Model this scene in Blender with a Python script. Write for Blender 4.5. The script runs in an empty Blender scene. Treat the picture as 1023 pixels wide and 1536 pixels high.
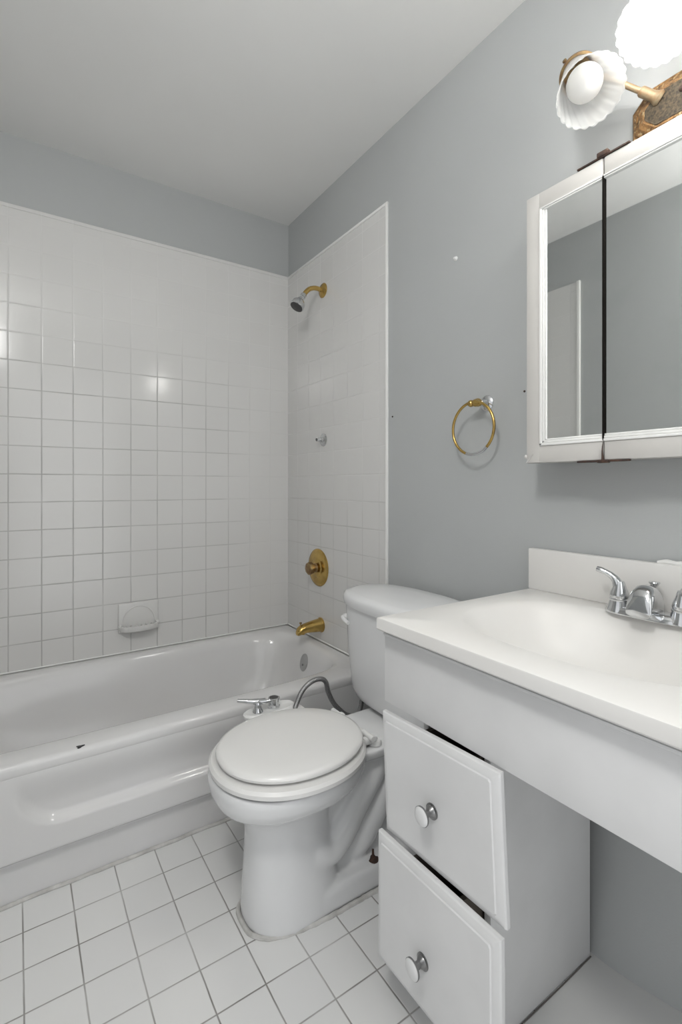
import bpy, bmesh, math, random
from mathutils import Vector, Matrix
random.seed(7)
PI = math.pi
S = bpy.context.scene
C = S.collection

# ------------------------------------------------------------------ camera, exposure, world, added fill lights
cam_d = bpy.data.cameras.new('camera')
cam = bpy.data.objects.new('camera', cam_d); C.objects.link(cam)
cam.location = (-1.1762, -2.2591, 1.0935)
cam.rotation_euler = (PI/2, 0, -0.5877)
cam_d.sensor_fit = 'HORIZONTAL'; cam_d.sensor_width = 36
cam_d.lens = 731.46/1023*36
cam_d.shift_y = -(768-727.8)/1023
cam_d.clip_start = 0.02
S.camera = cam
S.view_settings.view_transform = 'Standard'; S.view_settings.look = 'None'
S.view_settings.gamma = 1; S.view_settings.use_curve_mapping = False
S.view_settings.exposure = 0.0
W = bpy.data.worlds.new('world'); S.world = W; W.use_nodes = True
W.node_tree.nodes['Background'].inputs[0].default_value = (.97, .98, 1, 1)
W.node_tree.nodes['Background'].inputs[1].default_value = 0.86

def area(name, loc, rot, sx, sy, power, col):
    d = bpy.data.lights.new(name, 'AREA'); d.shape = 'RECTANGLE'; d.size = sx; d.size_y = sy
    d.energy = power; d.color = col
    o = bpy.data.objects.new(name, d); C.objects.link(o); o.location = loc; o.rotation_euler = rot
    return o
# added soft fill behind camera; the added left doorway lets in world light
area('front_fill_light', (-.80, -2.87, 1.1), (PI/2, 0, 0), 0.78, 1.95, 4.2, (.97, .985, 1))
# added point fill high beside the camera; no lamp fixture is there
pl = bpy.data.lights.new('high_fill_light', 'POINT'); pl.energy = 29; pl.shadow_soft_size = .11; pl.color = (1, .99, .97)
po = bpy.data.objects.new('high_fill_light', pl); C.objects.link(po); po.location = (-1.405, -2.08, 2.15)
BULB = 86.0      # strength of the two lit bulbs

# ------------------------------------------------------------------ materials
def new_mat(name):
    m = bpy.data.materials.new(name); m.use_nodes = True
    nt = m.node_tree; b = nt.nodes['Principled BSDF']
    return m, nt, b
def noise(nt, scale, detail=3, coord=None, rough=.5):
    n = nt.nodes.new('ShaderNodeTexNoise'); n.inputs['Scale'].default_value = scale
    n.inputs['Detail'].default_value = detail; n.inputs['Roughness'].default_value = rough
    if coord is None:
        tc = nt.nodes.new('ShaderNodeTexCoord'); coord = tc.outputs['Object']
    nt.links.new(coord, n.inputs['Vector']); return n
def mixc(nt, fac, a, b):
    n = nt.nodes.new('ShaderNodeMix'); n.data_type = 'RGBA'
    for i, v in ((6, a), (7, b)):
        if isinstance(v, tuple): n.inputs[i].default_value = (*v, 1)
        else: nt.links.new(v, n.inputs[i])
    if isinstance(fac, float): n.inputs[0].default_value = fac
    else: nt.links.new(fac, n.inputs[0])
    return n.outputs[2]
def rng(nt, v, a, b, c=0., d=1., smooth=False):
    n = nt.nodes.new('ShaderNodeMapRange'); nt.links.new(v, n.inputs[0])
    if smooth: n.interpolation_type = 'SMOOTHSTEP'
    for i, x in enumerate((a, b, c, d)): n.inputs[i+1].default_value = x
    return n.outputs[0]
def math_(nt, op, a, b=None):
    n = nt.nodes.new('ShaderNodeMath'); n.operation = op
    for i, v in enumerate((a, b)):
        if v is None: continue
        if isinstance(v, (int, float)): n.inputs[i].default_value = v
        else: nt.links.new(v, n.inputs[i])
    return n.outputs[0]
def bump(nt, b, h, strength, dist):
    n = nt.nodes.new('ShaderNodeBump'); n.inputs['Strength'].default_value = strength
    n.inputs['Distance'].default_value = dist
    nt.links.new(h, n.inputs['Height']); nt.links.new(n.outputs[0], b.inputs['Normal'])
def simple(name, col, rough=.4, metal=0., var=None, vscale=6, bmp=None, spec=None):
    m, nt, b = new_mat(name)
    b.inputs['Roughness'].default_value = rough; b.inputs['Metallic'].default_value = metal
    if spec is not None: b.inputs['Specular IOR Level'].default_value = spec
    n = noise(nt, vscale)
    f = rng(nt, n.outputs[0], .35, .68)
    nt.links.new(mixc(nt, f, col, var if var else tuple(c*.965 for c in col)), b.inputs['Base Color'])
    if bmp:
        n2 = noise(nt, bmp[0], 2); bump(nt, b, n2.outputs[0], bmp[1], bmp[2])
    return m
M = {}
M['paint'] = simple('grey_paint', (.438, .452, .452), .42, vscale=2.2, bmp=(260, .25, .001))
M['ceiling'] = simple('ceiling_paint', (.86, .86, .845), .7, vscale=1.5, bmp=(300, .15, .001))
M['ceramic'] = simple('white_ceramic', (.74, .745, .75), .12, vscale=4)
M['enamel'] = simple('tub_enamel', (.70, .697, .697), .13, var=(.675, .667, .662), vscale=3)
M['seat'] = simple('seat_plastic', (.80, .795, .78), .2, vscale=3)
M['marble'] = simple('cultured_marble', (.73, .72, .70), .36, var=(.71, .695, .67), vscale=5)
M['woodpaint'] = simple('white_painted_wood', (.70, .70, .70), .38, var=(.66, .66, .66), vscale=9, bmp=(45, .08, .002))
M['cabpaint'] = simple('cabinet_white_lacquer', (.55, .535, .51), .35, vscale=8)
M['ridge'] = simple('bright_white_beading', (.80, .80, .78), .3)
M['whiteplastic'] = simple('white_plastic', (.8, .8, .79), .3)
M['caulk'] = simple('caulk', (.62, .61, .59), .5, var=(.45, .44, .42), vscale=30, bmp=(60, .5, .003))
M['chrome'] = simple('chrome', (.72, .73, .74), .1, 1.0, var=(.60, .61, .62), vscale=30)
M['steel'] = simple('braided_steel', (.36, .36, .36), .45, 1.0, var=(.25, .25, .25), vscale=300, bmp=(500, .6, .001))
M['nickel'] = simple('brushed_nickel', (.50, .50, .50), .35, .9)
M['knobsteel'] = simple('pewter', (.28, .28, .28), .35, 1.0)
M['brass'] = simple('polished_brass', (.62, .43, .14), .24, 1.0, var=(.45, .30, .10), vscale=25)
M['brassdull'] = simple('tarnished_brass', (.40, .30, .15), .38, 1.0, var=(.26, .15, .09), vscale=60)
M['darkrubber'] = simple('dark_rubber', (.06, .06, .06), .5)
M['dark'] = simple('gap_shade', (.012, .011, .010), .9, spec=0.)  # near black, stands in for the shade between the mirrored doors
M['rust'] = simple('rusty_metal', (.07, .035, .022), .8, var=(.03, .02, .018), vscale=90)
M['chip'] = simple('bare_iron_chip', (.03, .03, .03), .8)
M['board'] = simple('shade_darkened_board', (.07, .058, .045), .8, vscale=80)  # darkened brown: shade of the drawer openings is put into the colour
M['dishglaze'] = simple('soap_dish_glaze', (.68, .675, .66), .3)
M['seam'] = simple('dark_seam', (.12, .11, .10), .9)  # dark line along the side panel foot, and the screw holes
M['smoothfloor'] = simple('smooth_white_floor', (.62, .62, .61), .3, vscale=5)

def tile_mat(name, axes, off, pitch, gw, tile, tile2, grout, fade=None, rough=.15, bmpd=.0012):
    m, nt, b = new_mat(name)
    tc = nt.nodes.new('ShaderNodeTexCoord'); sp = nt.nodes.new('ShaderNodeSeparateXYZ')
    nt.links.new(tc.outputs['Object'], sp.inputs[0])
    wob = noise(nt, 14, 2, tc.outputs['Object'])
    ds = []; cells = []
    for ax, o in zip(axes, off):
        u = math_(nt, 'SUBTRACT', sp.outputs[ax], o)
        wv = rng(nt, wob.outputs[0], 0, 1, -.0009, .0009)
        u2 = math_(nt, 'ADD', u, wv)
        ds.append(math_(nt, 'PINGPONG', u2, pitch/2))
        cells.append(math_(nt, 'FLOOR', math_(nt, 'DIVIDE', u, pitch)))
    d = math_(nt, 'MINIMUM', ds[0], ds[1])
    g = rng(nt, d, gw*.35, gw*.75, 1, 0, True)
    cx = nt.nodes.new('ShaderNodeCombineXYZ'); nt.links.new(cells[0], cx.inputs[0]); nt.links.new(cells[1], cx.inputs[1])
    wn = nt.nodes.new('ShaderNodeTexWhiteNoise'); nt.links.new(cx.outputs[0], wn.inputs[0])
    tcol = mixc(nt, wn.outputs[0], tile, tile2)
    big = noise(nt, 5, 3, tc.outputs['Object'])
    gf = rng(nt, big.outputs[0], .3, .6, .45, 1.0)
    if fade:                                  # old grout has been painted over with white higher up
        gz = rng(nt, sp.outputs[2], fade[0], fade[1], 1.0, .12, True)
        gf = math_(nt, 'MULTIPLY', gf, gz)
        if len(fade) > 2:
            gx = rng(nt, sp.outputs[fade[2]], fade[3], fade[4], 1.0, .25, True)
            gf = math_(nt, 'MULTIPLY', gf, gx)
    nt.links.new(mixc(nt, math_(nt, 'MULTIPLY', g, gf), tcol, grout), b.inputs['Base Color'])
    nt.links.new(rng(nt, g, 0, 1, rough, .6), b.inputs['Roughness'])
    h = rng(nt, d, 0, gw*1.2, 0, 1, True)
    und = noise(nt, 9, 2, tc.outputs['Object'])
    hh = math_(nt, 'ADD', h, math_(nt, 'MULTIPLY', und.outputs[0], .9))
    bump(nt, b, hh, .4, bmpd)
    return m
P = .1095
WT, WT2 = (.685, .68, .667), (.672, .667, .654)
M['tile_back'] = tile_mat('white_wall_tile_long', (0, 2), (.0026, 1.1365), P, .0036, WT, WT2, (.42, .415, .405), (1.45, 1.8, 0, -.45, -.15))
M['tile_side'] = tile_mat('white_wall_tile_end', (1, 2), (0, 1.1365), P, .0034, WT, WT2, (.50, .495, .48), (.9, 1.2))
M['tile_floor'] = tile_mat('white_floor_tile', (0, 1), (-1.1623, -.8367), .1105, .0030, (.77, .77, .76), (.745, .745, .74), (.25, .24, .225), None, .24, .0012)

def glass_shade():
    m, nt, b = new_mat('frosted_ribbed_glass')
    nt.nodes.remove(b); out = nt.nodes['Material Output']
    tl = nt.nodes.new('ShaderNodeBsdfTranslucent'); tl.inputs[0].default_value = (1, 1, .99, 1)
    tr = nt.nodes.new('ShaderNodeBsdfTransparent'); tr.inputs[0].default_value = (.97, .97, .97, 1)
    df = nt.nodes.new('ShaderNodeBsdfDiffuse'); df.inputs[0].default_value = (.96, .96, .95, 1)
    gl = nt.nodes.new('ShaderNodeBsdfGlossy'); gl.inputs[1].default_value = .15
    m1 = nt.nodes.new('ShaderNodeMixShader'); m1.inputs[0].default_value = .5
    nt.links.new(tl.outputs[0], m1.inputs[1]); nt.links.new(df.outputs[0], m1.inputs[2])
    m2 = nt.nodes.new('ShaderNodeMixShader'); m2.inputs[0].default_value = .55
    nt.links.new(m1.outputs[0], m2.inputs[1]); nt.links.new(tr.outputs[0], m2.inputs[2])
    m3 = nt.nodes.new('ShaderNodeMixShader'); m3.inputs[0].default_value = .07
    nt.links.new(m2.outputs[0], m3.inputs[1]); nt.links.new(gl.outputs[0], m3.inputs[2])
    nt.links.new(m3.outputs[0], out.inputs[0]); return m
M['shade'] = glass_shade()
def mirror_mat():
    m, nt, b = new_mat('aged_mirror')
    b.inputs['Metallic'].default_value = 1; b.inputs['Roughness'].default_value = .015
    n = noise(nt, 12, 4)
    nt.links.new(mixc(nt, rng(nt, n.outputs[0], .55, .8), (.95, .965, .955), (.90, .925, .91)), b.inputs['Base Color'])
    return m
M['mirror'] = mirror_mat()
def bulb_mat(name, em):
    m, nt, b = new_mat(name)
    b.inputs['Base Color'].default_value = (.86, .85, .82, 1); b.inputs['Roughness'].default_value = .3
    if em:
        b.inputs['Emission Color'].default_value = (1, .985, .95, 1); b.inputs['Emission Strength'].default_value = em
    return m
M['bulb_on'] = bulb_mat('lit_bulb', BULB); M['bulb_off'] = bulb_mat('unlit_bulb', 0)
def patina():
    m, nt, b = new_mat('aged_bronze_patina')
    b.inputs['Metallic'].default_value = .45; b.inputs['Roughness'].default_value = .45
    n = noise(nt, 55, 5, rough=.7); n2 = noise(nt, 140, 3)
    c1 = mixc(nt, rng(nt, n.outputs[0], .36, .62), (.07, .04, .02), (.38, .21, .085))
    c2 = mixc(nt, rng(nt, n2.outputs[0], .56, .66), c1, (.45, .35, .20))
    nt.links.new(c2, b.inputs['Base Color']); bump(nt, b, n.outputs[0], .3, .002)
    return m
M['patina'] = patina()
M['patina_dark'] = simple('dark_stippled_bronze', (.028, .022, .014), .6, .2, var=(.10, .075, .045), vscale=220, bmp=(300, .5, .002))
M['creambrass'] = simple('peeling_cream_arm', (.29, .23, .145), .45, .2, var=(.26, .16, .08), vscale=90)

# ------------------------------------------------------------------ mesh helpers (all built in world coordinates)
def B(): return bmesh.new()
def box(bm, lo, hi, bev=0., mat=None, seg=2):
    g = bmesh.ops.create_cube(bm, size=1)['verts']
    lo = Vector(lo); hi = Vector(hi)
    for v in g:
        v.co = Vector([lo[i] + (v.co[i]+.5)*(hi[i]-lo[i]) for i in range(3)])
    if bev > 0:
        es = {e for v in g for e in v.link_edges}
        r = bmesh.ops.bevel(bm, geom=list(es), offset=bev, segments=seg, affect='EDGES', profile=.5)
        g = list({v for f in r['faces'] for v in f.verts} | {v for v in g if v.is_valid})
    if mat is not None:
        for v in g: v.co = mat @ v.co
    return g
def loft(bm, rings, cap0=True, cap1=True, closed=True):
    vs = [[bm.verts.new(p) for p in r] for r in rings]
    n = len(vs[0])
    for a, b in zip(vs, vs[1:]):
        for i in range(n if closed else n-1):
            j = (i+1) % n
            bm.faces.new((a[i], a[j], b[j], b[i]))
    if cap0: bm.faces.new(list(reversed(vs[0])))
    if cap1: bm.faces.new(vs[-1])
    return vs
def sring(cx, cy, z, hx, hy, n=2.0, N=64, thetas=None):
    out = []
    T = thetas if thetas else [2*PI*i/N for i in range(N)]
    for t in T:
        c, s = abs(math.cos(t)), abs(math.sin(t))
        if n > 50: r = 1/max(c/hx, s/hy)
        else: r = ((c/hx)**n + (s/hy)**n)**(-1/n)
        out.append(Vector((cx+r*math.cos(t), cy+r*math.sin(t), z)))
    return out
def frame(d):
    d = Vector(d).normalized()
    up = Vector((0, 0, 1)) if abs(d.z) < .95 else Vector((0, 1, 0))
    x = d.cross(up).normalized(); y = x.cross(d).normalized()
    return d, x, y
def lathe(bm, origin, axis, prof, N=40, wob=None, sx=1., sy=1.):
    """prof: list of (distance along axis, radius)"""
    d, x, y = frame(axis); o = Vector(origin); rings = []
    for k, (h, r) in enumerate(prof):
        rg = []
        for i in range(N):
            t = 2*PI*i/N
            rr = max(r, 1e-5)*(1 if wob is None else wob(k/(len(prof)-1), t))
            rg.append(o + d*h + x*(rr*math.cos(t)*sx) + y*(rr*math.sin(t)*sy))
        rings.append(rg)
    loft(bm, rings); return rings
def smooth_path(pts, n=8):
    pts = [Vector(p) for p in pts]; P_ = [2*pts[0]-pts[1]] + pts + [2*pts[-1]-pts[-2]]; out = []
    for i in range(1, len(P_)-2):
        for k in range(n):
            t = k/n; a, b, c, d = P_[i-1:i+3]
            out.append(.5*((2*b) + (c-a)*t + (2*a-5*b+4*c-d)*t*t + (3*b-a-3*c+d)*t**3))
    out.append(pts[-1]); return out
def tube(bm, pts, rad, N=16, n=8, closed=False, sm=True):
    path = smooth_path(pts, n) if sm else [Vector(p) for p in pts]
    L = len(path); rings = []; px = None
    for i, p in enumerate(path):
        if closed: t = (path[(i+1) % L]-path[i-1]).normalized()
        else: t = (path[min(i+1, L-1)]-path[max(i-1, 0)]).normalized()
        if px is None: _, x, _ = frame(t)
        else: x = (px - t*px.dot(t)).normalized()
        px = x; y = t.cross(x)
        f = i/(L-1)
        if isinstance(rad, (int, float)): r = rad
        else:
            q = f*(len(rad)-1); k = min(int(q), len(rad)-2); r = rad[k]+(rad[k+1]-rad[k])*(q-k)
        rings.append([p + x*(r*math.cos(2*PI*j/N)) + y*(r*math.sin(2*PI*j/N)) for j in range(N)])
    if closed:
        rings.append(rings[0]); vs = loft(bm, rings, False, False)
        bmesh.ops.remove_doubles(bm, verts=[v for r in vs for v in r], dist=1e-6)
    else: loft(bm, rings)
def sphere(bm, c, r, sc=(1, 1, 1), u=32, v=20):
    g = bmesh.ops.create_uvsphere(bm, u_segments=u, v_segments=v, radius=r)['verts']
    for p in g: p.co = Vector(c) + Vector((p.co.x*sc[0], p.co.y*sc[1], p.co.z*sc[2]))
def wloc(o):
    v = Vector((0, 0, 0))
    while o is not None: v = v + o.location; o = o.parent
    return v
def obj(name, bm, mat, parent=None, origin=None, flat=False, angle=35):
    bmesh.ops.recalc_face_normals(bm, faces=bm.faces)
    base = wloc(parent) if parent else Vector((0, 0, 0))
    org = Vector(origin) if origin else base
    bm.transform(Matrix.Translation(-org))
    me = bpy.data.meshes.new(name); bm.to_mesh(me); bm.free()
    if not flat:
        for p in me.polygons: p.use_smooth = True
        me.set_sharp_from_angle(angle=math.radians(angle))
    me.materials.append(M[mat])
    o = bpy.data.objects.new(name, me); C.objects.link(o)
    o.location = org - base; o.parent = parent
    return o
def thing(name, loc, label, cat, group=None):
    o = bpy.data.objects.new(name, None); C.objects.link(o); o.location = loc; o.empty_display_size = .05
    return tag(o, label, cat, group)
def tag(o, label, cat, group=None):
    o['label'] = label; o['category'] = cat
    if group: o['group'] = group
    return o
def struct(name, bm, mat, parent=None, flat=True, label=None):
    o = obj(name, bm, mat, parent, flat=flat)
    if not parent: o['kind'] = 'structure'
    if label: o['label'] = label
    return o

# ------------------------------------------------------------------ the room
XL, YF, ZC = -1.525, -2.85, 2.44
TT, TW = 2.168, .8158                       # top and width of the tile surround
b = B(); box(b, (XL-.1, YF-.1, -.08), (.1, .1, 0)); struct('floor', b, 'tile_floor')
b = B(); box(b, (XL-.1, YF-.1, ZC), (.1, .1, ZC+.08)); struct('ceiling', b, 'ceiling')
b = B(); box(b, (XL-.1, 0, 0), (.1, .1, ZC)); wb = struct('wall_back', b, 'paint')
b = B(); box(b, (XL+.004, -.004, .30), (-.004, .001, TT)); tp = struct('tile_panel', b, 'tile_back', wb, label='square white tiles with grey grout above the long side of the tub')
b = B()
box(b, (XL+.004, -.0068, TT-.012), (-.004, .001, TT+.003), .002)
struct('painted_edge', b, 'tile_back', wb)
# wall_right: its foot under the vanity leans a little into the room
b = B()
def foot(y, z):
    k = max(0, 1-z/.50)**1.3
    if y > -1.64: f = .058*ss_((-1.30-y)/.34)
    else: f = .058*(1-ss_((-1.64-y)/.34))
    return -k*f
def ss_(t): t = min(max(t, 0), 1); return t*t*(3-2*t)
ys = [.1, -1.2]+[-1.25-.02*i for i in range(50)]+[YF-.1]
zs_ = [.5*i/16 for i in range(17)]+[ZC]
g_ = [[b.verts.new((foot(y, z), y, z)) for z in zs_] for y in ys]
for i in range(len(ys)-1):
    for j in range(len(zs_)-1): b.faces.new((g_[i][j], g_[i+1][j], g_[i+1][j+1], g_[i][j+1]))
ob = [b.verts.new((.1, y, z)) for y, z in ((.1, 0), (.1, ZC), (YF-.1, ZC), (YF-.1, 0))]
b.faces.new(ob)
b.faces.new([g_[0][0]]+[ob[0], ob[1]]+list(reversed(g_[0][1:])))
b.faces.new(g_[-1]+[ob[2], ob[3]])
b.faces.new([r_[-1] for r_ in g_]+[ob[2], ob[1]]); b.faces.new([r_[0] for r_ in g_]+[ob[3], ob[0]])
wr = struct('wall_right', b, 'paint', flat=False)
b = B(); box(b, (-.004, -TW+.006, .2), (.001, -.004, TT-.004)); struct('tile_panel', b, 'tile_side', wr, label='white tiles with painted over grout on the shower end wall')
b = B()
box(b, (-.010, -TW-.004, .02), (.001, -TW+.007, TT), .004)
box(b, (-.008, -TW-.004, TT-.010), (.001, -.006, TT+.002), .003)
struct('bullnose_edge', b, 'ridge', wr, flat=False, label='bright glossy rounded edge of the tiling')
DY0, DY1, DZ = -2.32, -1.48, 2.06           # unseen doorway beside the camera, added to let in fill light
b = B(); box(b, (XL-.1, YF-.1, 0), (XL, DY0, ZC)); box(b, (XL-.1, DY1, 0), (XL, .1, ZC)); box(b, (XL-.1, DY0, DZ), (XL, DY1, ZC)); wl = struct('wall_left', b, 'paint')
b = B(); box(b, (XL-.001, -TW, .3), (XL+.005, -.004, TT)); struct('tile_panel', b, 'tile_side', wl)
b = B(); box(b, (XL-.001, -TW-.008, .3), (XL+.010, -TW+.012, TT+.004), .003); struct('bullnose_edge', b, 'ridge', wl, flat=False)
b = B()
box(b, (XL, YF-.1, 0), (-1.20, YF, ZC)); box(b, (-.40, YF-.1, 0), (0, YF, ZC)); box(b, (-1.20, YF-.1, DZ), (-.40, YF, ZC))
struct('wall_front', b, 'paint')  # its unseen opening is added for the front fill light
b = B()
box(b, (XL-.05, DY0-.06, 0), (XL+.015, DY0+.01, DZ+.06), .003); box(b, (XL-.05, DY1-.01, 0), (XL+.015, DY1+.06, DZ+.06), .003)
box(b, (XL-.05, DY0, DZ-.01), (XL+.015, DY1, DZ+.06), .003)
struct('trim_1', b, 'woodpaint', flat=False)
# smooth untiled strip of floor under the vanity
b = B()
pts = [(-.335, -1.6385), (-.09, -1.6385), (-.09, -1.56), (-.001, -1.56), (-.001, -2.3), (-.56, -2.3), (-.56, -1.80), (-.42, -1.69)]
lo = [b.verts.new((x, y, -.01)) for x, y in pts]; hi = [b.verts.new((x, y, .0012)) for x, y in pts]
b.faces.new(hi); b.faces.new(list(reversed(lo)))
n_ = len(pts)
for i in range(n_): b.faces.new((lo[i], lo[(i+1) % n_], hi[(i+1) % n_], hi[i]))
struct('trim_2', b, 'smoothfloor')
# caulk bead between tub and floor
b = B()
pp = [(XL+.01+i*.03, -.7285-.003*random.random(), .003+.002*random.random()) for i in range(40)]
tube(b, pp, .0055, N=8, n=2); struct('trim_3', b, 'caulk', flat=False)
# fine caulk lines where tub meets tile
b = B(); tube(b, [(XL+.01, -.0055, .3765), (-.010, -.0055, .3765)], .0035, N=8, sm=False)
tube(b, [(-.0055, -.010, .3765), (-.0055, -.755, .3765)], .0035, N=8, sm=False); struct('trim_4', b, 'ridge', flat=False)

# ------------------------------------------------------------------ bathtub
TX0, TX1, TY0, TY1, TZ = XL+.004, -.006, -.757, -.006, .3757
tub = thing('bathtub', ((TX0+TX1)/2, -.38, 0), 'long white enamel bathtub with a recessed front panel along the tiled wall', 'bathtub')
cx, cy, hx, hy = (TX0+TX1)/2, (TY0+TY1)/2, (TX1-TX0)/2, (TY1-TY0)/2
base_t = [2*PI*i/144 for i in range(144)]
ct = math.atan2(hy, hx)
th = sorted(set(base_t + [ct, PI-ct, PI+ct, 2*PI-ct]))
icx, icy, ihx, ihy = -.762, -.362, .705, .310
b = B()
R_ = []
def tr(z, e, n=9):          # outer ring inset by e
    return sring(cx, cy, z, hx-e, hy-e, n, thetas=th)
R_.append(tr(.325, .03, 100)); R_.append(tr(.335, .004, 100)); R_.append(tr(.348, .0015, 100)); R_.append(tr(.362, .0, 100)); R_.append(tr(.371, .003, 100)); R_.append(tr(.3757, .012, 60))
for dz, e, n in ((.0, -.006, 6), (-.003, .004, 6), (-.012, .012, 5.5), (-.045, .022, 5), (-.15, .045, 4.5), (-.25, .07, 4), (-.288, .10, 3.8), (-.30, .15, 3.5)):
    R_.append(sring(icx, icy, TZ+dz, ihx-e*1.25, ihy-e, n, thetas=th))
R_.append(sring(icx, icy, TZ-.302, .2, .06, 2.5, thetas=th))
loft(b, R_, cap0=False)
obj('tub_shell', b, 'enamel', tub, angle=60)
# apron: height field seen from the front, with a recessed panel that has rounded lower corners
b = B()
nx, zs = 220, []
def rrect(x, z, x0, x1, z0, z1, r):
    qx = abs(x-(x0+x1)/2)-(x1-x0)/2+r; qz = abs(z-(z0+z1)/2)-(z1-z0)/2+r
    return math.hypot(max(qx, 0), max(qz, 0))+min(max(qx, qz), 0)-r
def ss(a, b_, x):
    t = min(max((x-a)/(b_-a), 0), 1); return t*t*(3-2*t)
def apron_y(x, z):
    d = rrect(x, z, -1.175, -.35, .200, .62, .11)         # <0 inside the panel
    rec = ss(.013, -.013, d)
    y = -.7545 + .020*rec*ss(.335, .235, z)
    kick = ss(.128, .104, z); y += .024*kick + .004*ss(.14, 0, z)
    return y
zs = [i/90*.345 for i in range(91)]
grid = []
for i in range(nx+1):
    x = TX0 + (TX1-TX0)*i/nx
    grid.append([b.verts.new((x, apron_y(x, z), z)) for z in zs] + [b.verts.new((x, -.748, .356))])
for i in range(nx):
    for j in range(len(grid[0])-1):
        b.faces.new((grid[i][j], grid[i+1][j], grid[i+1][j+1], grid[i][j+1]))
bot = [[b.verts.new((TX0 + (TX1-TX0)*i/nx, -.70, z)) for z in (0, .33)] for i in (0, nx)]
obj('apron', b, 'enamel', tub, angle=60)
b = B()
lathe(b, (-.0925, -.3346, .292), (-1, 0, .22), [(-.012, .030), (0, .031), (.004, .031), (.008, .026), (.009, .001)], 36, sx=1, sy=1.25)
o = obj('overflow_plate', b, 'nickel', tub); o['label'] = 'dull grey oval overflow plate'
b = B(); lathe(b, (-.1015, -.338, .285), (-1, 0, .22), [(0, .005), (.004, .005), (.005, .001)], 16); obj('overflow_screw', b, 'knobsteel', o)
b = B()
vs = []
for k in range(14):
    t = 2*PI*k/14; r = .0085*(1+.35*math.sin(3*t+1)); vs.append((-1.030+r*1.1*math.cos(t), -.746+r*.5*math.sin(t)))
loft(b, [[(x, y, TZ-.003) for x, y in vs], [(x, y, TZ+.0012) for x, y in vs]])
o = obj('chipped_enamel_spot', b, 'chip', tub); o['label'] = 'black bare iron chip in the tub rim'

# ------------------------------------------------------------------ soap dish in the tiled wall
sd = thing('soap_dish', (-.734, -.004, .525), 'white ceramic soap dish with an arched back set in the tiled wall', 'soap dish')
b = B()
box(b, (-.816, -.016, .463), (-.652, -.002, .588), .006, seg=3)
obj('back_plate', b, 'dishglaze', sd)
b = B()
arch = [(-.734+.066*math.cos(t), -.0165, .498+.074*math.sin(t)) for t in [PI*i/28 for i in range(29)]]
tube(b, arch, .0026, N=8, sm=False); obj('arched_rim', b, 'dishglaze', sd)
b = B()
def tray(off, zz): return [Vector((-.734+(.078-off)*math.cos(t)*(1), -.014-(.048-off)*abs(math.sin(t))**.55, zz)) for t in [PI*i/32 for i in range(33)]]
loft(b, [tray(.018, .466), tray(.004, .472), tray(0, .482), tray(.001, .494), tray(.007, .494), tray(.009, .484)], True, True)
for k in range(6): box(b, (-.790+k*.021, -.056, .484), (-.783+k*.021, -.016, .492), .002)
for s in (-1, 1): sphere(b, (-.734+s*.076, -.026, .494), .008, (1, 1.3, 1), 12, 8)
obj('ribbed_tray', b, 'dishglaze', sd)

# ------------------------------------------------------------------ shower fittings on the end wall
X0 = -.004
sh = thing('wall_shower', (X0, -.353, 1.986), 'small chrome shower head hanging from a curved brass arm', 'shower head')
b = B(); lathe(b, (X0, -.353, 1.986), (-1, 0, 0), [(0, .033), (.003, .033), (.008, .028), (.012, .016), (.016, .012), (.017, .001)], 36); obj('wall_flange', b, 'brass', sh)
b = B(); tube(b, [(-.01, -.353, 1.986), (-.045, -.353, 1.988), (-.075, -.353, 1.978), (-.096, -.353, 1.958), (-.108, -.353, 1.940)], .0105); obj('shower_arm', b, 'brass', sh)
b = B(); ax = Vector((-.52, 0, -.85))
lathe(b, (-.104, -.353, 1.947), ax, [(0, .011), (.004, .0135), (.016, .0135), (.018, .010), (.024, .010), (.027, .014), (.034, .015), (.040, .022), (.050, .029), (.066, .0325), (.074, .0325), (.076, .030), (.0755, .001)], 36); obj('spray_head', b, 'chrome', sh)
b = B(); o0 = Vector((-.104, -.353, 1.947))+ax.normalized()*.0755
lathe(b, o0, ax, [(0, .0285), (.0018, .0285), (.003, .024), (.003, .012), (.005, .009), (.005, .001)], 36); obj('spray_face', b, 'darkrubber', sh)['label'] = 'dark grey rubber spray face'

st = thing('shower_valve_stub', (X0, -.358, 1.3005), 'small round chrome escutcheon with a stub on the shower wall', 'pipe stub')
b = B(); lathe(b, (X0, -.358, 1.3005), (-1, 0, 0), [(0, .029), (.003, .029), (.007, .024), (.010, .014), (.012, .001)], 32); obj('escutcheon', b, 'chrome', st)
b = B(); lathe(b, (X0-.008, -.358, 1.3005), (-1, 0, 0), [(0, .014), (.010, .0125), (.016, .010), (.030, .009), (.031, .006), (.031, .001)], 24); sb = obj('stub_pipe', b, 'chrome', st)
b = B(); lathe(b, (X0-.0385, -.358, 1.3005), (-1, 0, 0), [(0, .007), (.002, .0065), (.0025, .001)], 20); obj('stub_opening', b, 'darkrubber', sb)

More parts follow.
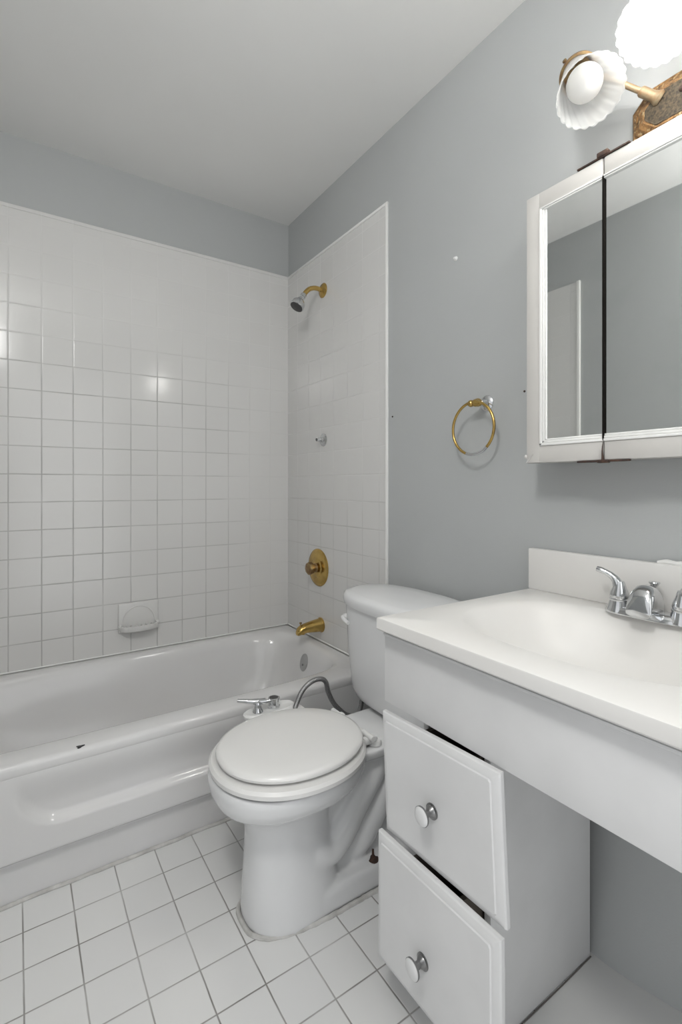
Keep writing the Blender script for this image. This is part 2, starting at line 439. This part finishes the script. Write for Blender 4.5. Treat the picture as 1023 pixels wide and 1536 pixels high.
va = thing('shower_valve', (X0, -.3115, .7107), 'round brass shower valve plate with a clear faceted knob', 'valve')
b = B(); lathe(b, (X0, -.3115, .7107), (-1, 0, 0), [(0, .087), (.003, .087), (.007, .083), (.010, .070), (.011, .046), (.014, .043), (.016, .038), (.017, .001)], 56); obj('escutcheon', b, 'brass', va)
b = B(); lathe(b, (X0-.014, -.3115, .7107), (-1, 0, 0), [(0, .022), (.004, .022), (.008, .018), (.020, .017), (.021, .001)], 28); obj('valve_sleeve', b, 'brassdull', va)
b = B(); lathe(b, (X0-.032, -.3115, .7107), (-1, 0, 0), [(0, .016), (.004, .026), (.014, .029), (.024, .027), (.030, .019), (.032, .001)], 40, wob=lambda k, t: 1+.07*math.cos(8*t)*math.sin(PI*k)); obj('knob', b, 'brassdull', va)
ts = thing('tub_spout', (X0, -.335, .449), 'brass tub spout above the overflow plate', 'tub spout')
b = B(); lathe(b, (X0, -.3335, .449), (-1, 0, 0), [(0, .034), (.003, .034), (.004, .031), (.012, .030)], 36)
rings = []
for k, (h, r, dz, q) in enumerate([(.008, .030, 0, 1), (.03, .029, -.0005, .98), (.06, .026, -.001, .95), (.085, .0235, -.003, .95), (.105, .022, -.007, .98), (.120, .018, -.013, 1.0), (.127, .010, -.018, 1)]):
    rings.append([Vector((X0-h, -.3335+r*math.cos(2*PI*i/32), .449+dz+r*q*math.sin(2*PI*i/32))) for i in range(32)])
loft(b, rings); lathe(b, (-.108, -.3335, .436), (-.15, 0, -1), [(-.01, .019), (.012, .018), (.013, .014), (.010, .001)], 28)
obj('spout_body', b, 'brass', ts)
b = B(); lathe(b, (-.112, -.3335, .462), (0, 0, 1), [(-.006, .003), (.008, .003), (.009, .006), (.014, .006), (.015, .001)], 16); obj('diverter_pin', b, 'brassdull', ts)
b = B(); lathe(b, (-.1085, -.3335, .4245), (-.15, 0, -1), [(-.0025, .0165), (.0005, .0165), (.0006, .001)], 28); obj('spout_mouth', b, 'rust', ts)

# ------------------------------------------------------------------ toilet
TC = -1.112
to = thing('toilet', (-.42, TC, 0), 'white two piece toilet with its lid closed, between tub and vanity', 'toilet')
b = B(); N = 64
def r3(z, x0, x1, hy, n=2.3, yc=TC): return sring((x0+x1)/2, yc, z, (x1-x0)/2, hy, n, N)
loft(b, [r3(.0, -.703, -.44, .103), r3(.02, -.703, -.44, .103), r3(.08, -.700, -.445, .098), r3(.15, -.696, -.46, .090), r3(.22, -.694, -.468, .083),
         r3(.262, -.700, -.465, .085), r3(.285, -.722, -.445, .102), r3(.302, -.752, -.41, .132), r3(.318, -.772, -.388, .155), r3(.340, -.781, -.376, .170), r3(.365, -.784, -.37, .175), r3(.378, -.780, -.372, .172)])
loft(b, [r3(.0, -.70, -.10, .101, 3.2), r3(.052, -.70, -.10, .100, 3.2), r3(.061, -.695, -.105, .094, 3.0), r3(.066, -.66, -.12, .060, 3)])     # foot
loft(b, [r3(.02, -.60, -.14, .058, 4), r3(.20, -.60, -.14, .050, 4), r3(.33, -.60, -.12, .060, 4), r3(.375, -.60, -.10, .085, 4)])           # rear core
loft(b, [r3(.335, -.47, -.075, .075, 3.2), r3(.350, -.48, -.065, .100, 3.2), r3(.362, -.485, -.062, .108, 3.4), r3(.379, -.485, -.06, .110, 3.4)])    # deck
for s in (-1, 1):
    yb = TC+s*.048
    tube(b, [(-.57, TC, .20), (-.535, yb+s*-.005, .155), (-.492, yb, .135), (-.450, yb, .160), (-.405, yb, .215), (-.355, yb, .275), (-.30, yb-s*.01, .335)], [.04, .046, .046, .044, .042, .042, .040], N=20)
    yc = yb-s*.016
    tube(b, [(-.42, yc-s*.015, .06), (-.375, yc, .11), (-.325, yc, .18), (-.28, yc, .235), (-.235, yc, .23), (-.205, yc-s*.01, .15), (-.19, yc-s*.01, .06)], [.034, .044, .050, .052, .050, .045, .04], N=20)
bowl = obj('bowl', b, 'ceramic', to)
rm = bowl.modifiers.new('remesh', 'REMESH'); rm.mode = 'VOXEL'; rm.voxel_size = .0045; rm.use_smooth_shade = True
sm = bowl.modifiers.new('smooth', 'SMOOTH'); sm.factor = .6; sm.iterations = 12
# seat ring (under the lid) and lid
def oval(cx_, z, hx_, hy_, n=2.1): return sring(cx_, TC-.002, z, hx_, hy_, n, 96)
b = B()
loft(b, [oval(-.577, .381, .197, .178), oval(-.577, .386, .205, .186), oval(-.577, .396, .206, .187), oval(-.577, .403, .200, .181),
         oval(-.577, .405, .14, .12), oval(-.577, .381, .13, .11)], False, False)
box(b, (-.41, TC-.075, .382), (-.355, TC+.075, .402), .006)
seat = obj('toilet_seat', b, 'seat', to)
b = B()
cxl = -.571
loft(b, [oval(cxl, .4095, .188, .160), oval(cxl, .411, .193, .165), oval(cxl, .418, .196, .168), oval(cxl, .424, .193, .165), oval(cxl, .4275, .184, .156),
         oval(cxl, .4305, .14, .118), oval(cxl, .4320, .07, .06), oval(cxl, .4325, .01, .01)])
lid = obj('seat_lid', b, 'seat', to, angle=50)
for s in (-1, 1):
    b = B()
    y = TC + s*.078
    lathe(b, (-.352, y, .381), (0, 0, 1), [(0, .020), (.004, .020), (.010, .016), (.013, .001)], 24)
    box(b, (-.392, y-.011, .388), (-.350, y+.011, .406), .005)
    tube(b, [(-.374, y-.024, .408), (-.374, y+.024, .408)], .008, N=12, sm=False)
    h = obj('seat_hinge', b, 'whiteplastic', to)
    b = B(); lathe(b, (-.350, y, .393), (0, 0, 1), [(0, .006), (.003, .006), (.004, .001)], 12); obj('hinge_screw', b, 'nickel', h)
# tank
b = B()
def tk(z, hx_, hy_, n, dx=0): return sring(-.155+dx, TC+.022, z, hx_, hy_+.004, n, 72)
loft(b, [tk(.384, .070, .145, 2.8), tk(.388, .085, .17, 2.8), tk(.400, .100, .194, 3), tk(.425, .107, .204, 3.2), tk(.52, .112, .213, 3.4), tk(.66, .118, .224, 3.4), tk(.70, .119, .226, 3.4)])
tank = obj('tank', b, 'ceramic', to, angle=50)
b = B()
loft(b, [tk(.697, .118, .228, 3), tk(.700, .131, .240, 2.8), tk(.712, .136, .245, 2.7), tk(.728, .136, .246, 2.6), tk(.737, .130, .240, 2.5), tk(.742, .11, .215, 2.4), tk(.745, .06, .12, 2.2), tk(.746, .01, .02, 2)])
obj('tank_lid', b, 'ceramic', to, angle=50)
b = B()
lathe(b, (-.245, TC+.212, .650), (-1, .25, 0), [(0, .011), (.014, .010), (.016, .001)], 20)
tube(b, [(-.262, TC+.214, .652), (-.266, TC+.200, .646), (-.268, TC+.172, .640)], [.007, .0065, .006], N=12); obj('flush_lever', b, 'whiteplastic', to)
for s in (-1, 1):
    b = B()
    p = (-.3566, TC+s*.076, .0605)
    lathe(b, p, (0, 0, 1), [(0, .016), (.003, .016), (.004, .008), (.009, .007), (.010, .0035), (.028, .003), (.029, .001)], 16); obj('floor_bolt', b, 'rust', to)['label'] = 'rusty floor bolt on the toilet foot'
b = B()
ring = []
for i in range(120):
    t = 2*PI*i/120; q = sring(-.40, TC, 0, .307, .106, 3.0, thetas=[t])[0]
    w = .0025*random.random(); ring.append(Vector((q.x, q.y+math.copysign(w, q.y-TC), .001+.002*random.random())))
tube(b, ring, .0062, N=8, closed=True, sm=False); obj('caulk_bead', b, 'caulk', to)['label'] = 'uneven dirty caulk bead round the toilet foot'

# ------------------------------------------------------------------ bidet attachment on the far side of the seat
bi = thing('bidet_attachment', (-.50, -.878, .375), 'white bidet control arm with a chrome lever beside the toilet seat, toward the tub', 'bidet attachment')
b = B()
loft(b, [sring(-.517, -.868, z, hx_, hy_, 2.6, 56) for z, hx_, hy_ in ((.379, .070, .026), (.383, .084, .034), (.394, .086, .036), (.399, .080, .031), (.3985, .074, .026), (.3965, .070, .022))])
loft(b, [sring(-.455, -.915, z, hx_, hy_, 3.5, 40) for z, hx_, hy_ in ((.380, .030, .05), (.384, .034, .055), (.393, .034, .055), (.396, .03, .05))])
obj('control_arm', b, 'whiteplastic', bi)
b = B()
lathe(b, (-.557, -.868, .396), (0, 0, 1), [(0, .017), (.004, .016), (.009, .012), (.020, .010), (.026, .014), (.032, .012), (.034, .001)], 24)
tube(b, [(-.530, -.862, .424), (-.556, -.864, .425), (-.585, -.850, .428), (-.612, -.838, .432)], [.006, .010, .007, .0055], N=14)
tube(b, [(-.556, -.864, .424), (-.535, -.880, .427), (-.523, -.888, .430)], [.009, .007, .005], N=12)
obj('lever_handle', b, 'chrome', bi)
b = B()
lathe(b, (-.502, -.866, .396), (0, 0, 1), [(0, .019), (.006, .019), (.007, .017), (.020, .017), (.021, .0185), (.030, .0185), (.031, .0165), (.031, .014), (.012, .0135), (.012, .001)], 32)
cp = obj('outlet_collar', b, 'chrome', bi)
b = B(); lathe(b, (-.502, -.866, .4085), (0, 0, 1), [(0, .0132), (.018, .0134), (.0185, .001)], 28); obj('outlet_hole', b, 'darkrubber', cp)
b = B()
tube(b, [(-.452, -.915, .388), (-.444, -.905, .402), (-.418, -.90, .440), (-.385, -.90, .461), (-.352, -.90, .463), (-.331, -.90, .448), (-.322, -.90, .415), (-.306, -.905, .378), (-.285, -.915, .350), (-.26, -.925, .33), (-.22, -.93, .33), (-.20, -.93, .39)], .0078, N=14)
obj('supply_hose', b, 'steel', bi)['label'] = 'grey braided hose looping up behind the seat'

# ------------------------------------------------------------------ vanity: cabinet, drawers, top, faucet
vc = thing('vanity_cabinet', (-.27, -1.75, 0), 'white painted vanity cabinet with two crooked drawer fronts under the sink', 'vanity cabinet')
VY0, VY1 = -2.07, -1.430
b = B()
box(b, (-.510, VY0, .6262), (-.492, VY1, .772), .0015)
box(b, (-.5145, VY0, .7690), (-.49, VY1, .7745), .001); box(b, (-.506, VY0, .7745), (-.49, VY1, .7785)); box(b, (-.520, VY0-.004, .7785), (-.49, VY1+.002, .7870), .002)
obj('apron_board', b, 'woodpaint', vc)
for y0, y1 in ((VY1-.018, VY1), (VY0, VY0+.018)):
    b = B(); box(b, (-.491, y0, .6262), (-.004, y1, .786), .001); obj('side_board', b, 'woodpaint', vc)
b = B(); box(b, (-.03, VY0+.019, .64), (-.004, VY1-.019, .78), .001); obj('wall_cleat', b, 'woodpaint', vc)
# drawer pedestal: open fronted case
CX0, CX1, CY0, CY1 = -.416, -.068, -1.638, -1.452
b = B()
box(b, (CX0, CY0, 0.002), (CX1, CY0+.016, .64), .0012); 
obj('side_panel', b, 'woodpaint', vc)
b = B(); box(b, (CX0, CY1-.016, 0.002), (CX1, CY1, .64), .0012); obj('side_panel', b, 'woodpaint', vc)
b = B(); box(b, (CX1-.012, CY0+.016, .004), (CX1, CY1-.016, .64)); box(b, (CX0+.01, CY0+.016, .06), (CX1-.012, CY1-.016, .072)); box(b, (CX0, CY0+.016, .345), (CX1-.012, CY1-.016, .357)); box(b, (CX0+.01, CY0+.016, .628), (CX1-.012, CY1-.016, .64)); obj('carcass', b, 'board', vc)
b = B(); box(b, (CX0-.004, CY0+.001, .002), (CX0+.010, CY1-.001, .085), .001); obj('toe_board', b, 'woodpaint', vc)
b = B(); tube(b, [(CX1, CY0-.002, .002), (-.20, CY0-.003, .002), (CX0, CY0-.002, .002)], .0014, N=8); obj('base_gap', b, 'seam', vc)['label'] = 'dark seam at the foot of the side panel'
for x_, z_ in ((-.388, .452), (-.376, .287), (-.12, .585)):
    b = B(); lathe(b, (x_, CY0+.001, z_), (0, -1, 0), [(0, .0035), (.0016, .0035), (.0018, .001)], 12, sx=.8, sy=1.5); obj('screw_hole', b, 'seam', vc)['label'] = 'dark screw hole in the side panel'
def drawer(cy_, cz, w, h, xf, rot, lean, knob, z0, z1):
    Mx = Matrix.Translation((xf, cy_, cz)) @ Matrix.Rotation(lean, 4, 'Y') @ Matrix.Rotation(rot, 4, 'X')
    b = B(); rings = []
    def rr(ins, x, r): return [Mx @ Vector((x, p.x, p.y)) for p in sring(0, 0, 0, w/2-ins, h/2-ins, r, thetas=thd)]
    c = math.atan2(h, w); thd = sorted([2*PI*i/48 for i in range(48)]+[c, PI-c, PI+c, 2*PI-c])
    loft(b, [rr(.001, .018, 100), rr(0, .016, 100), rr(0, .009, 100), rr(.002, .006, 100), rr(.010, .0025, 100), rr(.0145, .0022, 100), rr(.0165, .0, 100)])
    f = obj('drawer', b, 'woodpaint', vc, angle=20)
    b = B(); xb = xf+.017
    y0, y1 = CY0+.024, CY1-.024
    box(b, (xb, y0, z0), (CX1-.06, y0+.010, z1)); box(b, (xb, y1-.010, z0), (CX1-.06, y1, z1)); box(b, (xb, y0, z0), (CX1-.06, y1, z0+.008)); box(b, (CX1-.07, y0, z0), (CX1-.06, y1, z1)); box(b, (xb, y0, z0), (xb+.008, y1, z1))
    obj('drawer_box', b, 'board', f)
    b = B(); ky, kz = knob; o = Vector((xf+.001, ky, kz))
    lathe(b, o, (-1, 0, 0), [(0, .0145), (.003, .0145), (.004, .0115), (.007, .010), (.011, .0065), (.020, .0068), (.023, .011), (.0255, .0175), (.0285, .0180), (.029, .001)], 32)
    kb = obj('knob', b, 'knobsteel', f)
    b = B(); lathe(b, o+Vector((-.0275, 0, 0)), (-1, 0, 0), [(0, .0165), (.002, .0170), (.004, .015), (.006, .010), (.0065, .001)], 36); obj('knob_cap', b, 'woodpaint', kb)['label'] = 'white knob cap'
    return f
drawer(-1.599, .496, .304, .248, -.531, math.radians(-2.7), math.radians(-.5), (-1.597, .486), .38, .56)['label'] = 'upper drawer, tilted clockwise below the apron'
drawer(-1.608, .2455, .311, .256, -.552, math.radians(-1.2), math.radians(1.0), (-1.595, .216), .135, .30)['label'] = 'lower drawer, standing proud of the upper one'

# vanity top with moulded basin and backsplash
vt = thing('bathroom_sink', (-.27, -1.75, .787), 'glossy off white vanity top with a moulded oval sink basin', 'sink')
X_0, X_1, Y_0, Y_1, ZT = -.541, -.003, -2.085, -1.4416, .815
cx, cy, hx, hy = (X_0+X_1)/2, (Y_0+Y_1)/2, (X_1-X_0)/2, (Y_1-Y_0)/2
c = math.atan2(hy, hx); th = sorted([2*PI*i/120 for i in range(120)]+[c, PI-c, PI+c, 2*PI-c])
b = B(); Rg = []
def vr(z, e): return sring(cx, cy, z, hx-e, hy-e, 100, thetas=th)
def br(z, ax_, ay, n=2.5): return sring(-.264, -1.76, z, ax_, ay, n, thetas=th)
Rg = [br(ZT-.150, .03, .04, 2), br(ZT-.147, .14, .19), br(ZT-.03, .185, .245), vr(ZT-.028, .03), vr(ZT-.0275, .003), vr(ZT-.024, 0), vr(ZT-.0045, 0), vr(ZT-.0015, .001), vr(ZT, .0045),
      br(ZT, .197, .262), br(ZT-.001, .192, .256), br(ZT-.005, .186, .247, 2.5), br(ZT-.014, .179, .235, 2.4), br(ZT-.035, .168, .212, 2.35), br(ZT-.065, .152, .185, 2.3), br(ZT-.095, .125, .150, 2.2), br(ZT-.115, .09, .11, 2.1), br(ZT-.124, .05, .06, 2), br(ZT-.127, .024, .024, 2)]
loft(b, Rg)
obj('countertop', b, 'marble', vt, angle=28)
b = B(); box(b, (-.024, Y_0+.001, ZT-.001), (-.003, Y_1, .924), .004, seg=3); obj('backsplash', b, 'marble', vt)
b = B()
tube(b, [(-.012, -1.757, .925), (-.010, -1.775, .928), (-.013, -1.795, .927), (-.010, -1.82, .929), (-.012, -1.85, .926)], [.004, .006, .005, .007, .003], N=8); obj('caulk_smear', b, 'ridge', vt)
b = B(); lathe(b, (-.264, -1.76, ZT-.1275), (0, 0, 1), [(0, .024), (.004, .023), (.005, .018), (.003, .010), (.002, .001)], 32); obj('drain', b, 'chrome', vt)

fa = thing('sink_faucet', (-.075, -1.768, ZT), 'chrome two handle faucet behind the sink basin', 'faucet')
FX = -.072; FYC = -1.768
b = B()
c8 = [sring(FX, FYC, ZT+z, hx_, hy_, n, 72) for z, hx_, hy_, n in ((.0002, .027, .090, 3), (.004, .027, .090, 3), (.010, .024, .086, 3), (.016, .019, .078, 3), (.018, .012, .070, 3))]
loft(b, c8); obj('base_plate', b, 'chrome', fa)
b = B()                       # spout: a broad hood arching towards the basin
rings = []
sec = [(.026, .004, .018, .015), (.022, .004, .042, .019), (.012, .005, .060, .0215), (-.004, .007, .070, .0225), (-.022, .008, .071, .0235), (-.036, .008, .064, .024), (-.046, .008, .050, .0245), (-.051, .008, .034, .0245), (-.053, .009, .024, .023)]
for dx, zb_, zt_, hw in sec:
    zc_ = (zb_+zt_)/2; hz = (zt_-zb_)/2
    rings.append([Vector((FX+dx, FYC+hw*math.copysign(abs(math.cos(q))**.7, math.cos(q)), ZT+zc_+hz*math.copysign(abs(math.sin(q))**.8, math.sin(q)))) for q in [2*PI*i/40 for i in range(40)]])
loft(b, rings)
obj('spout', b, 'chrome', fa, angle=50)
b = B(); lathe(b, (FX+.020, FYC, ZT+.015), (0, 0, 1), [(0, .003), (.046, .003), (.050, .006), (.057, .011), (.059, .010), (.060, .001)], 20); obj('lift_rod', b, 'chrome', fa)
for s in (1, -1):
    y = FYC+s*.0615
    b = B(); lathe(b, (FX, y, ZT+.002), (0, 0, 1), [(0, .0265), (.004, .0262), (.014, .0225), (.024, .0195), (.0255, .0205), (.0275, .0205), (.029, .0185), (.034, .0195), (.042, .0178), (.052, .0135), (.060, .0115), (.066, .009), (.068, .001)], 36)
    h = obj('handle', b, 'chrome', fa)
    b = B(); tube(b, [(FX, y, ZT+.050), (FX-.002, y+s*.006, ZT+.068), (FX-.005, y+s*.018, ZT+.080), (FX-.008, y+s*.034, ZT+.087), (FX-.010, y+s*.045, ZT+.090)], [.013, .0105, .0075, .0062, .0068, .0058], N=16); obj('lever', b, 'chrome', h)

# ------------------------------------------------------------------ medicine cabinet
mc = thing('medicine_cabinet', (-.06, -1.81, 1.148), 'white framed mirrored medicine cabinet with rusty hinges above the sink', 'medicine cabinet')
KY1, KY0, KZ0, KZ1 = -1.5043, -2.116, 1.1479, 1.8034
b = B(); box(b, (-.100, KY0+.003, KZ0+.003), (-.002, KY1-.003, KZ1-.003), .002); obj('cabinet_body', b, 'cabpaint', mc)
b = B(); box(b, (-.1205, -1.6975, KZ0+.044), (-.1015, -1.6940, KZ1-.040)); obj('gap_shade_strip', b, 'dark', mc)['label'] = 'dark strip put in as the shade of the gap between the mirrors'
def door(y1, y0, left, right):
    b = B(); F = .0455
    zt, zb = KZ1, KZ0
    xa, xb = -.1185, -.101
    box(b, (xa, y0, zt-F+.006), (xb, y1, zt), .003); box(b, (xa, y0, zb), (xb, y1, zb+F-.004), .003)
    if left: box(b, (xa-.0004, y1-F+.008, zb), (xb, y1, zt), .003)
    if right: box(b, (xa-.0004, y0, zb), (xb, y0+F-.008, zt), .003)
    box(b, (-.1095, y0+.002, zb+.01), (-.1045, y1-.002, zt-.01))
    d = obj('cabinet_door', b, 'cabpaint', mc)
    b = B()
    gy1 = y1-(F-.008 if left else 0); gy0 = y0+(F-.008 if right else 0)
    for k, (w, xx) in enumerate(((.006, -.1215), (.012, -.1195), (.0165, -.1175))):
        w0 = (0, .0065, .0125)[k]
        box(b, (xx, gy0, zb+F-.0045+w0), (xb, gy1, zb+F-.0045+w), .001)
        if k < 2: box(b, (xx, gy0, zt-F+.0065-w*.6), (xb, gy1, zt-F+.0065-w0*.6), .0008)
        if left: box(b, (xx, gy1-w, zb+F-.004), (xb, gy1-w0, zt-F+.006), .001)
        if right: box(b, (xx, gy0+w0, zb+F-.004), (xb, gy0+w, zt-F+.006), .001)
    if left or right: obj('beading', b, 'ridge', d)['label'] = 'bright white beading round the mirror'
    else:
        vs = [v for v in b.verts]; b2 = b.copy()
        bmesh.ops.delete(b, geom=[v for v in b.verts if v.co.z > 1.5], context='VERTS')
        bmesh.ops.delete(b2, geom=[v for v in b2.verts if v.co.z < 1.5], context='VERTS')
        for q in (b, b2): obj('beading', q, 'ridge', d)['label'] = 'bright white beading along the mirror edge'
    b = B(); box(b, (-.1150, gy0+(.012 if right else 0), zb+F-.002), (-.1100, gy1-(.012 if left else 0), zt-F+.002)); obj('mirror', b, 'mirror', d)
    return d
door(KY1, -1.6945, True, False)['label'] = 'narrow left mirrored door'
door(-1.6970, -1.9230, False, False)['label'] = 'middle mirrored door'
door(-1.9255, KY0, False, True)
for z0, z1, nm in ((KZ1, KZ1+.004, 't'), (KZ0-.004, KZ0, 'b')):
    b = B(); box(b, (-.121, -1.7505, z0), (-.112, -1.637, z1), .001)
    zz = KZ1+.002 if nm == 't' else KZ0-.006
    box(b, (-.1235, -1.707, zz), (-.110, -1.683, zz+(.011 if nm == 't' else .007)), .002)
    if nm == 'b': tube(b, [(-.1205, -1.6955, KZ0), (-.1212, -1.6945, KZ0+.022), (-.1205, -1.696, KZ0+.040)], [.003, .0012, .0006], N=8)
    obj('hinge', b, 'rust', mc)['label'] = 'thin rusty hinge strip'
b = B(); tube(b, [(-.1195, KY1-.001, KZ0+.002), (-.1200, KY1-.010, KZ0+.010), (-.1195, KY1-.020, KZ0+.022)], [.0014, .0009, .0004], N=6)
sphere(b, (-.118, KY1+.002, KZ0+.016), .004, (1, 1, 1.3), 10, 8); obj('split_mitre', b, 'caulk', mc)

# ------------------------------------------------------------------ vanity light: aged bronze plate, three arms, glass shades, bulbs
FY, FZ = -1.8525, 1.900
vl = thing('vanity_light', (0, FY, FZ), 'aged bronze wall light with fluted glass shades above the mirror', 'wall light')
b = B()
def octo(w, h, c, x): return [Vector((x, FY+p, FZ+q)) for p, q in ((w, h-c), (w-c, h), (-w+c, h), (-w, h-c), (-w, -h+c), (-w+c, -h), (w-c, -h), (w, -h+c))]
loft(b, [octo(.147, .066, .034, -.001), octo(.147, .066, .034, -.012), octo(.143, .062, .033, -.016), octo(.139, .058, .032, -.016), octo(.136, .055, .031, -.021), octo(.131, .050, .030, -.022), octo(.127, .046, .029, -.027), octo(.121, .041, .027, -.029), octo(.117, .038, .026, -.032)])
plate = obj('back_plate', b, 'patina', vl, flat=True)
b = B(); loft(b, [octo(.112, .033, .022, -.0315), octo(.112, .033, .022, -.0335)]); obj('stippled_panel', b, 'patina_dark', plate, flat=True)
for y in (FY+.040, FY-.040):
    b = B(); sphere(b, (-.034, y, FZ+.012), .006, (.7, 1, 1), 16, 10); obj('plate_screw', b, 'rust', plate)
def lamp(y_arm, knee, neck, rim, lit):
    neck = Vector(neck); rim = Vector(rim); ax_ = (rim-neck); L = ax_.length; d = ax_.normalized()
    a0 = Vector((-.032, y_arm, FZ+.024))
    b = B(); d0 = (Vector(knee)-a0).normalized()
    lathe(b, a0-d0*.008, d0, [(0, .014), (.006, .0165), (.012, .0125), (.018, .0105), (.044, .0105), (.048, .008), (.050, .001)], 24)
    tube(b, [a0, a0+d0*.04, knee, neck+(Vector(knee)-neck)*.25, neck+d*.006], .0062, N=14)
    arm = obj('arm', b, 'creambrass', vl)
    b = B(); lathe(b, neck, d, [(-.006, .001), (-.005, .010), (.001, .016), (.006, .027), (.014, .0325), (.030, .0365), (.034, .0395), (.038, .0395), (.0385, .0345), (.012, .030), (.008, .001)], 40)
    for k in range(3):
        t = 2*PI*k/3+.6; _, x, y = frame(d); r = x*math.cos(t)+y*math.sin(t)
        lathe(b, neck+d*.027+r*.032, r, [(0, .002), (.006, .002), (.0065, .0045), (.010, .0045), (.0105, .001)], 10)
    cap = obj('brass_cup', b, 'brassdull', vl)
    b = B(); s0 = .022; LL = L-s0; prof = []
    K = 26
    for k in range(K+1):
        t = k/K
        r = .029 + .017*math.sin(min(t*1.9, PI/2)) + .019*t**2.4
        prof.append((s0+LL*t, r))
    N_ = 144
    def wob(k, t):
        a = 22*(t+.55*k)
        return 1 + (.010+.016*k)*(abs(math.cos(a/2))**.6-.5)*2
    dd, x, y = frame(d); rings = []
    for k, (h, r) in enumerate(prof):
        rings.append([neck+d*h+(x*math.cos(t)+y*math.sin(t))*(r*wob(k/K, t)) + d*(.0016*math.cos(22*(t+.55))*(k/K)**6) for t in [2*PI*i/N_ for i in range(N_)]])
    loft(b, rings, False, False)
    shd = obj('glass_shade', b, 'shade', vl, angle=180)
    so = shd.modifiers.new('solid', 'SOLIDIFY'); so.thickness = .0014
    
    b = B(); bc = neck+d*(s0+LL*.58)
    prof = [(-.062, .001), (-.062, .013), (-.040, .014)] + [(-.036*math.cos(a), .036*math.sin(a)) for a in [.55+i*(PI-.55)/16 for i in range(17)]]
    lathe(b, bc, d, prof, 36)
    bl = obj('bulb', b, 'bulb_on' if lit else 'bulb_off', vl, angle=80)
    shd['label'] = 'lit fluted glass shade' if lit else 'unlit fluted glass shade'
    bl['label'] = 'glowing round bulb' if lit else 'unlit white globe bulb'
lamp(-1.765, (-.095, -1.695, 1.985), (-.135, -1.641, 2.026), (-.192, -1.708, 1.903), False)
lamp(FY, (-.080, FY, 1.990), (-.150, FY+.006, 2.030), (-.212, FY+.012, 1.924), True)
lamp(-1.940, (-.095, -2.010, 1.985), (-.145, -2.045, 2.026), (-.200, -2.000, 1.905), True)

# ------------------------------------------------------------------ towel ring and small marks on the wall
trg = thing('towel_ring', (0, -1.285, 1.339), 'worn brass towel ring hanging from a small chrome wall mount', 'towel ring')
b = B(); lathe(b, (0, -1.285, 1.339), (-1, 0, 0), [(0, .0235), (.003, .0235), (.006, .020), (.009, .012), (.016, .009), (.030, .0085), (.034, .001)], 32); obj('wall_mount', b, 'chrome', trg)
b = B(); sphere(b, (-.040, -1.283, 1.338), .0125, (1.1, 1, 1), 20, 14); tube(b, [(-.047, -1.272, 1.336), (-.049, -1.283, 1.336), (-.050, -1.300, 1.333)], [.009, .0115, .008], N=16)
sphere(b, (-.052, -1.268, 1.336), .0105, (1, 1, 1), 20, 14); obj('knuckle', b, 'brass', trg)
b = B(); RC = Vector((-.055, -1.277, 1.2615)); RR = .0775
pts = [RC+Vector((0, RR*math.cos(t), RR*math.sin(t))) for t in [2*PI*i/72 for i in range(72)]]
tube(b, pts, .0042, N=12, closed=True, sm=False); rg = obj('ring', b, 'brass', trg)
b = B(); pts = [RC+Vector((0, RR*math.cos(t), RR*math.sin(t))) for t in [math.radians(a) for a in range(228, 291, 4)]]
tube(b, pts, .00455, N=12, sm=False); obj('worn_section', b, 'chrome', rg)['label'] = 'section with the brass worn off, silver grey'
b = B(); lathe(b, (0, -1.1601, 1.8213), (-1, 0, 0), [(-.002, .007), (.002, .007), (.003, .005), (.009, .0035), (.010, .001)], 12)
tag(obj('wall_anchor', b, 'whiteplastic', None, origin=(0, -1.1601, 1.8213)), 'tiny white plastic wall anchor high on the grey wall', 'wall anchor')
for (y, z, r, lab) in ((-.8434, 1.3507, .0032, 'tiny dark screw in the grey wall beside the tile edge'), (-1.4143, 1.3544, .0030, 'tiny black nail in the grey wall at the cabinet side')):
    b = B(); lathe(b, (.001, y, z), (-1, 0, 0), [(0, r), (.003, r), (.004, r*.5), (.0042, .0005)], 10)
    tag(obj('nail', b, 'rust', None, origin=(0, y, z)), lab, 'nail')
